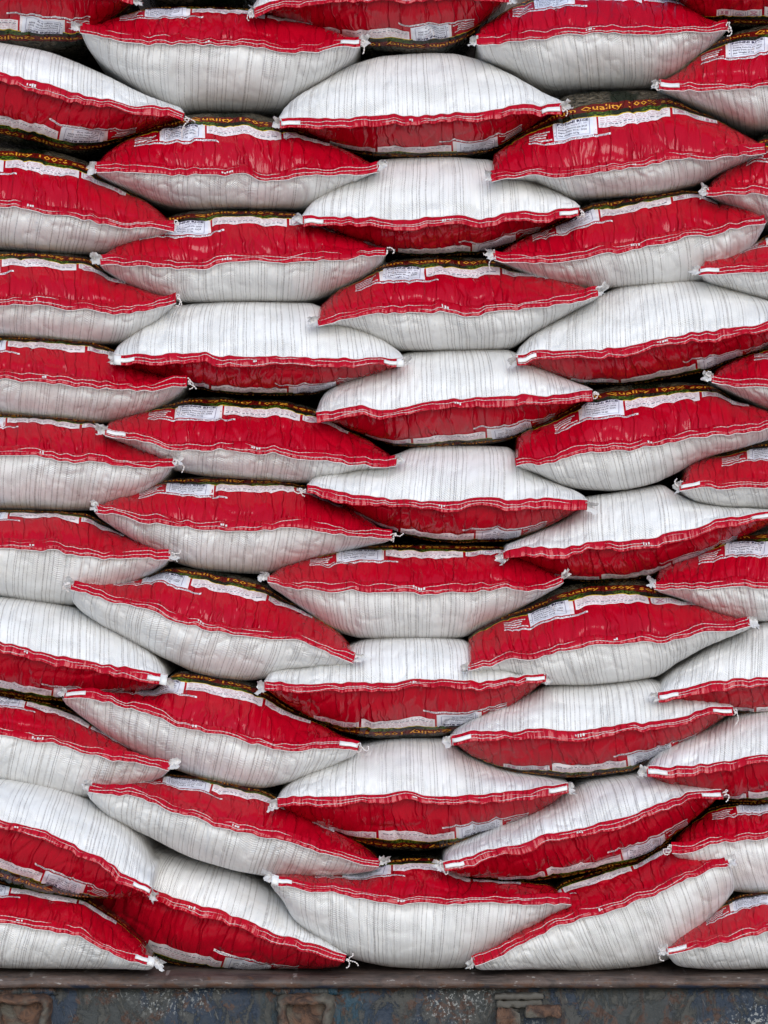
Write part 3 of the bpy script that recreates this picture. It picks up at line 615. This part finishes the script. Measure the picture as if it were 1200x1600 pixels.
('U',[(1050,1332),(1075,1330),(1100,1323),(1150,1314),(1200,1308),(1350,1300),(1490,1295)],[(1050,1320),(1065,1298),(1090,1275),(1115,1260),(1150,1253),(1200,1250),(1300,1250),(1420,1270),(1490,1290)],[(1050,1337),(1080,1350),(1100,1365),(1130,1388),(1200,1396),(1340,1396),(1450,1350),(1490,1300)],"right edge red-topped sack, second from the bottom, thread-tied left corner over a white body",{'ears':'t-'}),
('U',[(424,1380),(460,1388),(500,1393),(560,1400),(600,1409),(630,1411),(675,1408),(740,1409),(800,1410),(892,1412)],[(424,1364),(480,1362),(560,1362),(600,1347),(640,1339),(680,1340),(700,1352),(740,1372),(800,1376),(850,1380),(892,1404)],[(424,1384),(440,1403),(460,1436),(500,1467),(530,1486),(560,1500),(620,1511),(720,1511),(760,1495),(800,1468),(840,1443),(892,1415)],"bottom centre red-topped sack on the steel rail with bright T-shaped tape at its left",{'ears':'f-','tabs':'lL','dy':-.014}),
('D',[(110,1352),(180,1376),(240,1392),(260,1400),(300,1414),(350,1425),(400,1444),(450,1464),(500,1481),(541,1493)],[(110,1342),(180,1330),(240,1325),(300,1342),(370,1360),(430,1395),(480,1443),(520,1470),(541,1488)],[(110,1375),(150,1412),(185,1452),(225,1487),(260,1503),(320,1512),(440,1513),(500,1513),(541,1508)],"bottom row white-topped sack with creased red side, sloping down right to the steel rail",{'ears':'-t','dy':.010,'yl':.13,'vsc':1.3}),
('U',[(-150,1430),(0,1440),(50,1449),(100,1457),(150,1475),(200,1497),(240,1509)],[(-150,1420),(-80,1385),(0,1376),(60,1386),(120,1398),(170,1425),(210,1458),(240,1500)],[(-150,1440),(-80,1505),(0,1512),(60,1513),(120,1513),(180,1513),(240,1513)],"bottom left corner sack on the steel rail, red top sloping to a taped tip",{'ears':'-f','tabs':'rR','dy':-.006}),
('U',[(742,1508),(770,1500),(800,1483),(850,1458),(900,1436),(970,1419),(1000,1405),(1030,1394),(1075,1373),(1100,1362),(1140,1352)],[(742,1498),(760,1480),(800,1452),(850,1416),(880,1378),(940,1358),(990,1343),(1035,1320),(1060,1318),(1100,1330),(1135,1342)],[(742,1513),(850,1514),(960,1513),(1040,1500),(1065,1482),(1105,1440),(1138,1402),(1148,1375),(1143,1356)],"steepest diagonal sack at bottom right, red top over ribbed white body on the rail",{'ears':'ff','tabs':'R','dy':-.004}),
('U',[(1042,1491),(1100,1480),(1150,1465),(1200,1457),(1350,1445),(1480,1440)],[(1042,1478),(1060,1455),(1100,1430),(1130,1407),(1170,1394),(1210,1392),(1320,1392),(1430,1412),(1480,1435)],[(1042,1496),(1060,1508),(1100,1513),(1200,1513),(1400,1513),(1480,1480)],"bottom right corner sack on the steel rail with a sticker and frayed white left tip",{'ears':'b-','tabs':'l'}),
]
for i, (typ, seam, top, bot, label, opt) in enumerate(SACKS):
    build_sack(i, typ, seam, top, bot, label, group='rice sacks stacked on the truck bed', **opt)


# ---------------------------------------------------------------- setting
gm = N('pale_dusty_ground'); g = gm.n('ShaderNodeNewGeometry')
gm.set(Base_Color=gm.mix(gm.noise(g.outputs['Position'], 1.3, 6.0), (0.66, 0.555, 0.45), (0.57, 0.475, 0.38)), Roughness=0.9,
       Normal=gm.bump(gm.noise(g.outputs['Position'], 25.0, 5.0), .01))
gr = mesh('ground', [[-400, -400, -2.1], [400, -400, -2.1], [400, 400, -2.1], [-400, 400, -2.1]], [[0, 1, 2, 3]], gm.m, smooth=False)
gr['kind'] = 'structure'

def rust(name, topc):
    a = N(name); g = a.n('ShaderNodeNewGeometry'); p = g.outputs['Position']
    sp = a.n('ShaderNodeSeparateXYZ'); a.put(sp.inputs[0], p); X, Y, Z = sp.outputs
    v1 = a.vec(a.math('MULTIPLY', X, 9.0), Y, a.math('MULTIPLY', Z, 3.0))
    patch = a.noise(v1, 1.0, 3.0, 0.55, 0.4)
    fine = a.noise(p, 75.0, 6.0, 0.65, 0.6); mid = a.noise(p, 22.0, 6.0, 0.6, 0.8)
    if topc:
        col = a.mix(a.ramp(mid, 0.35, 0.65), (0.055, 0.042, 0.038), (0.120, 0.085, 0.073))
        col = a.mix(a.ramp(fine, 0.56, 0.7), col, (0.11, 0.055, 0.03))
        stre = a.noise(a.vec(a.math('MULTIPLY', X, 14.0), Y, a.math('MULTIPLY', Z, 420.0)), 1.0, 4.0, 0.65)
        col = a.mix(a.ramp(stre, 0.52, 0.62), col, (0.125, 0.098, 0.088))
        edge_r = a.math('MULTIPLY', a.ramp(a.math('MULTIPLY', Z, -1.0), 0.738, 0.744), a.ramp(a.noise(a.vec(a.math('MULTIPLY', X, 26.0), Y, a.math('MULTIPLY', Z, 60.0)), 1.0, 5.0, 0.65), 0.46, 0.56))
        col = a.mix(a.math('MULTIPLY', edge_r, 0.75), col, (0.10, 0.045, 0.024))
        lowb = a.math('MULTIPLY', a.ramp(a.math('MULTIPLY', Z, -1.0), 0.741, 0.747), a.ramp(a.noise(a.vec(a.math('MULTIPLY', X, 9.0), Y, a.math('MULTIPLY', Z, 30.0)), 1.0, 4.0, 0.6), 0.5, 0.58))
        col = a.mix(lowb, col, (0.018, 0.024, 0.045))
        scr = a.noise(a.vec(a.math('MULTIPLY', X, 60.0), Y, a.math('MULTIPLY', Z, 260.0)), 1.0, 3.0)
        chip = a.math('MULTIPLY', a.ramp(scr, 0.63, 0.66), a.ramp(mid, 0.48, 0.54))
        col = a.mix(a.math('MULTIPLY', chip, 0.75), col, (0.34, 0.32, 0.30))
    else:
        flake = a.noise(a.vec(a.math('MULTIPLY', X, 34.0), Y, a.math('MULTIPLY', Z, 20.0)), 1.0, 7.0, 0.72, 0.5)
        col = a.mix(a.ramp(patch, 0.44, 0.50), (0.015, 0.026, 0.045), (0.034, 0.038, 0.038))
        col = a.mix(a.ramp(a.noise(a.vec(a.math('MULTIPLY', X, 5.0), Y, Z), 1.0, 2.0), 0.62, 0.68), col, (0.016, 0.048, 0.072))
        col = a.mix(a.math('MULTIPLY', a.ramp(flake, 0.49, 0.54), 0.85), col, (0.050, 0.049, 0.043))
        col = a.mix(a.math('MULTIPLY', a.ramp(mid, 0.45, 0.65), 0.6), col, (0.040, 0.040, 0.040))
        col = a.mix(a.math('MULTIPLY', a.ramp(fine, 0.48, 0.54), a.ramp(mid, 0.50, 0.56)), col, (0.062, 0.034, 0.024))
        scv = a.noise(a.vec(a.math('MULTIPLY', a.math('ADD', X, a.math('MULTIPLY', Z, .35)), 130.0), Y, a.math('MULTIPLY', Z, 14.0)), 1.0, 3.0, 0.6)
        col = a.mix(a.math('MULTIPLY', a.ramp(scv, 0.66, 0.69), 0.6), col, (0.17, 0.17, 0.16))
        spn = a.noise(a.vec(a.math('MULTIPLY', X, 1.0), Y, a.math('MULTIPLY', Z, .8)), 210.0, 3.0, 0.7)
        sp1 = a.ramp(spn, 0.56, 0.60)
        area = a.ramp(a.noise(a.vec(a.math('MULTIPLY', X, 4.0), Y, a.math('MULTIPLY', Z, 9.0)), 1.0, 3.0), 0.55, 0.68)
        col = a.mix(a.math('MULTIPLY', a.math('MULTIPLY', sp1, area), 0.7), col, (0.36, 0.37, 0.36))
        drip = a.noise(a.vec(a.math('MULTIPLY', X, 55.0), Y, a.math('MULTIPLY', Z, 5.0)), 1.0, 4.0, 0.6)
        col = a.mix(a.math('MULTIPLY', a.ramp(drip, 0.60, 0.68), 0.55), col, (0.055, 0.030, 0.021))
    h = a.math('ADD', mid, a.math('MULTIPLY', fine, 0.5))
    if not topc: h = a.math('ADD', h, a.math('MULTIPLY', a.ramp(flake, 0.47, 0.56), 0.22))
    return a.set(Base_Color=col, Roughness=0.6, Specular_IOR_Level=0.35, Normal=a.bump(h, 0.004, 0.9))
rt, rp = rust('worn_brown_steel', True), rust('flaking_blue_steel', False)
def rusty():
    a = N('scaly_rust'); g = a.n('ShaderNodeNewGeometry'); p = g.outputs['Position']
    f = a.noise(p, 60.0, 6.0, 0.65, 0.8); m = a.noise(p, 20.0, 4.0)
    col = a.mix(a.ramp(f, 0.4, 0.62), (0.048, 0.027, 0.020), (0.125, 0.064, 0.038))
    col = a.mix(a.ramp(m, 0.45, 0.60), col, (0.105, 0.096, 0.078))
    return a.set(Base_Color=col, Roughness=0.8, Normal=a.bump(f, 0.006, 1.0))
ru = rusty()

gs = flat('grimy_grey_steel', (0.085, 0.078, 0.066), 0.7)
SY = 0.062
ZT = -0.7305
tb = bpy.data.objects.new('truck_bed', None); C.objects.link(tb); tb.location = (0, 0.4, ZT)
tb['label'] = 'dark rusty steel truck bed rail with worn blue paint under the bottom sacks'; tb['category'] = 'truck bed'
loc = np.array([0, 0.4, ZT])
# bull-nosed sill: profile swept along x
prof = [(0.60, 0.0), (0.10, 0.0), (0.0, 0.0), (-.012, -.0012), (-.019, -.006), (-.022, -.009), (-.021, -.0145), (-.015, -.0185), (-.004, -.0205), (0.02, -.021), (0.60, -.022)]
nx = 260; xs = np.linspace(-1.6, 1.6, nx); rgn = np.random.default_rng(3)
pr = np.array(prof); V = np.zeros((nx, len(pr), 3)); V[:, :, 0] = xs[:, None]; V[:, :, 1] = pr[None, :, 0] + SY * (pr[None, :, 0] < .3); V[:, :, 2] = pr[None, :, 1] + ZT
wv = (vnoise(rgn, xs / .05, xs * 0) - .5) * .0022 + (vnoise(rgn, xs / .3, xs * 0 + 2) - .5) * .004
V[:, 3:9, 1] += wv[:, None]; V[:, 3:9, 2] += (vnoise(rgn, xs / .04, xs * 0 + 7)[:, None] - .5) * .0016 * np.linspace(0, 1, 6)[None]
mesh('sill_rail', V.reshape(-1, 3), grid_faces(nx, len(pr), flip=True), rt, tb, loc)
# side panel below the sill, slightly dented
nz = 40; zs = np.linspace(0, -.45, nz); X, Z = np.meshgrid(xs, zs, indexing='ij')
dn = (vnoise(rgn, X / .16, Z / .1) - .5) * .010 + (vnoise(rgn, X / .03, Z / .03) - .5) * .002
Yp = SY + 0.004 + dn; Yp[:, 0] = SY + 0.02
V = np.stack([X, Yp, Z + ZT - .019], -1)
mesh('side_panel', V.reshape(-1, 3), grid_faces(nx, nz, flip=True), rp, tb, loc)
def boxbm(mb, x0, x1, y0, y1, z0, z1, bev=.004):
    import bmesh
    bm = bmesh.new(); bmesh.ops.create_cube(bm, size=1)
    for v in bm.verts: v.co = ((x0+x1)/2 + v.co.x*(x1-x0), (y0+y1)/2 + v.co.y*(y1-y0), (z0+z1)/2 + v.co.z*(z1-z0))
    bmesh.ops.bevel(bm, geom=bm.edges[:], offset=bev, segments=3, affect='EDGES', profile=.6)
    bmesh.ops.subdivide_edges(bm, edges=[e for e in bm.edges if e.calc_length() > .02], cuts=5, use_grid_fill=True)
    for v in bm.verts:
        v.co.x += rgn.normal(0, .0005); v.co.y += rgn.normal(0, .0006); v.co.z += rgn.normal(0, .0006)
    bm.verts.index_update()
    mb.add([v.co[:] for v in bm.verts], [[v.index for v in f.verts] for f in bm.faces]); bm.free()
def lumps(V, amp, sc=.012):
    V = V.copy(); V[:, 1] += SY
    for c in range(3): V[:, c] += (vnoise(rgn, V[:, 0] / sc + c * 7, V[:, 2] / sc + V[:, 1] / sc) - .5) * 2 * amp
    return V
def pocket(cx, wd, zt, hgt, slant=.006):
    x0, x1 = cx - wd/2, cx + wd/2; r_ = .012; pts = []
    for (qx, qz, a0) in ((x1 - r_, zt - r_, 90), (x1 - r_ - slant, zt - hgt, 0), (x0 + r_ + slant, zt - hgt, -90), (x0 + r_, zt - r_, -180)):
        for t in np.linspace(0, 1, 7): an = R(a0 - 90 * t); pts.append([qx + r_ * math.cos(an), qz + r_ * math.sin(an)])
    pts = np.array(pts + [pts[0]]); dl = np.concatenate([[0], np.cumsum(np.linalg.norm(np.diff(pts, axis=0), axis=1))])
    t = np.linspace(0, dl[-1], 140); P = np.stack([np.interp(t, dl, pts[:, 0]), np.interp(t, dl, pts[:, 1])], -1)
    cxz = np.array([cx, zt - hgt / 2]); cs = []
    for (inn, y) in ((-.002, .014), (-.001, -.006), (.003, -.020), (.008, -.026), (.014, -.025), (.017, -.016), (.018, .012)):
        d = P - cxz; d /= np.linalg.norm(d, axis=1, keepdims=True); q = P - d * inn
        cs.append(np.stack([q[:, 0], np.full(len(q), y), q[:, 1]], -1))
    V = np.stack(cs, 1); nv = V.shape[1]
    V = lumps(V.reshape(-1, 3), .0022, .008)
    return V, grid_faces(140, nv)
def ringpocket(cx, wd, zt):
    V, F = pocket(cx, wd, zt, .085)
    o = mesh('stake_pocket', V, F, ru, tb, loc)
    w = MB(); n = 90; t = np.linspace(0, 1, n)
    pts = np.stack([cx - wd/2 - .006 + t * (wd + .012), np.full(n, SY), zt + .004 + rgn.normal(0, .0007, n)], -1)
    V, F = tube(pts, .0050 + .0020 * vnoise(rgn, t * 22, t * 0), 8); w.add(V, F); w.build('weld_bead', [rp], o, loc)
    X, Z = np.meshgrid(np.linspace(cx - wd/2 + .006, cx + wd/2 - .006, 30), np.linspace(zt - .006, zt - .085, 24), indexing='ij')
    Y = SY - .004 - .010 * (vnoise(rgn, X / .02, Z / .02) > .62) * 0 + (vnoise(rgn, X / .015, Z / .015) - .5) * .006
    mesh('recess_plate', np.stack([X, Y, Z], -1).reshape(-1, 3), grid_faces(30, 24, flip=True), ru, o, loc)
zt = ZT - .030
ringpocket(-.572, .096, zt); ringpocket(-.124, .090, zt)
# the third pocket is broken: a bent bar over a rusted pin
def lumpbar(p, q, ry, rz, amp=.002, n=40):
    t = np.linspace(0, 1, n)[:, None]; P = np.array(p) * (1 - t) + np.array(q) * t; an = np.arange(14) * 2 * math.pi / 14
    co = np.sign(np.cos(an)) * np.abs(np.cos(an)) ** .5; si = np.sign(np.sin(an)) * np.abs(np.sin(an)) ** .5
    V = P[:, None] + np.stack([0 * an, ry * co, rz * si], -1)[None]
    V[0] = V[0] * .5 + V[0].mean(0) * .5; V[-1] = V[-1] * .5 + V[-1].mean(0) * .5
    F = grid_faces(n, 14, wrap=True).tolist() + [list(range(14)), [(n - 1) * 14 + k for k in range(14)][::-1]]
    return lumps(V.reshape(-1, 3), amp, .007), F
V, F = lumpbar((.174, -.004, zt - .004), (.253, -.004, zt - .002), .010, .005)
bp = mesh('broken_pocket', V, F, gs, tb, loc)
for nm, p, q, ry, rz, am, mt in (('pocket_lip', (.176, -.002, zt - .016), (.250, -.002, zt - .014), .008, .006, .002, gs),
                                 ('pocket_foot', (.184, -.004, zt - .075), (.262, -.004, zt - .073), .012, .007, .002, gs),
                                 ('rusted_block', (.178, -.006, zt - .036), (.212, -.006, zt - .040), .018, .016, .005, ru),
                                 ('rusted_pin', (.222, -.016, zt - .026), (.278, -.018, zt - .025), .012, .0095, .0025, ru)):
    V, F = lumpbar(p, q, ry, rz, am); mesh(nm, V, F, mt, bp, loc)
mesh('added_light_block', [[-1.6, .62, ZT], [1.6, .62, ZT], [1.6, .66, ZT], [-1.6, .66, ZT], [-1.6, .62, ZT + 1.9], [1.6, .62, ZT + 1.9], [1.6, .66, ZT + 1.9], [-1.6, .66, ZT + 1.9]],
     [[0, 1, 5, 4], [1, 2, 6, 5], [2, 3, 7, 6], [3, 0, 4, 7], [4, 5, 6, 7]], rt, tb, loc, smooth=False)  # unseen panel added behind the stack to keep light from leaking through gaps
# planks of the bed beneath the sacks
mesh('bed_floor', [[-1.6, .60, ZT-.001], [1.6, .60, ZT-.001], [1.6, 1.6, ZT-.001], [-1.6, 1.6, ZT-.001]], [[0, 1, 2, 3]], rt, tb, loc, smooth=False)
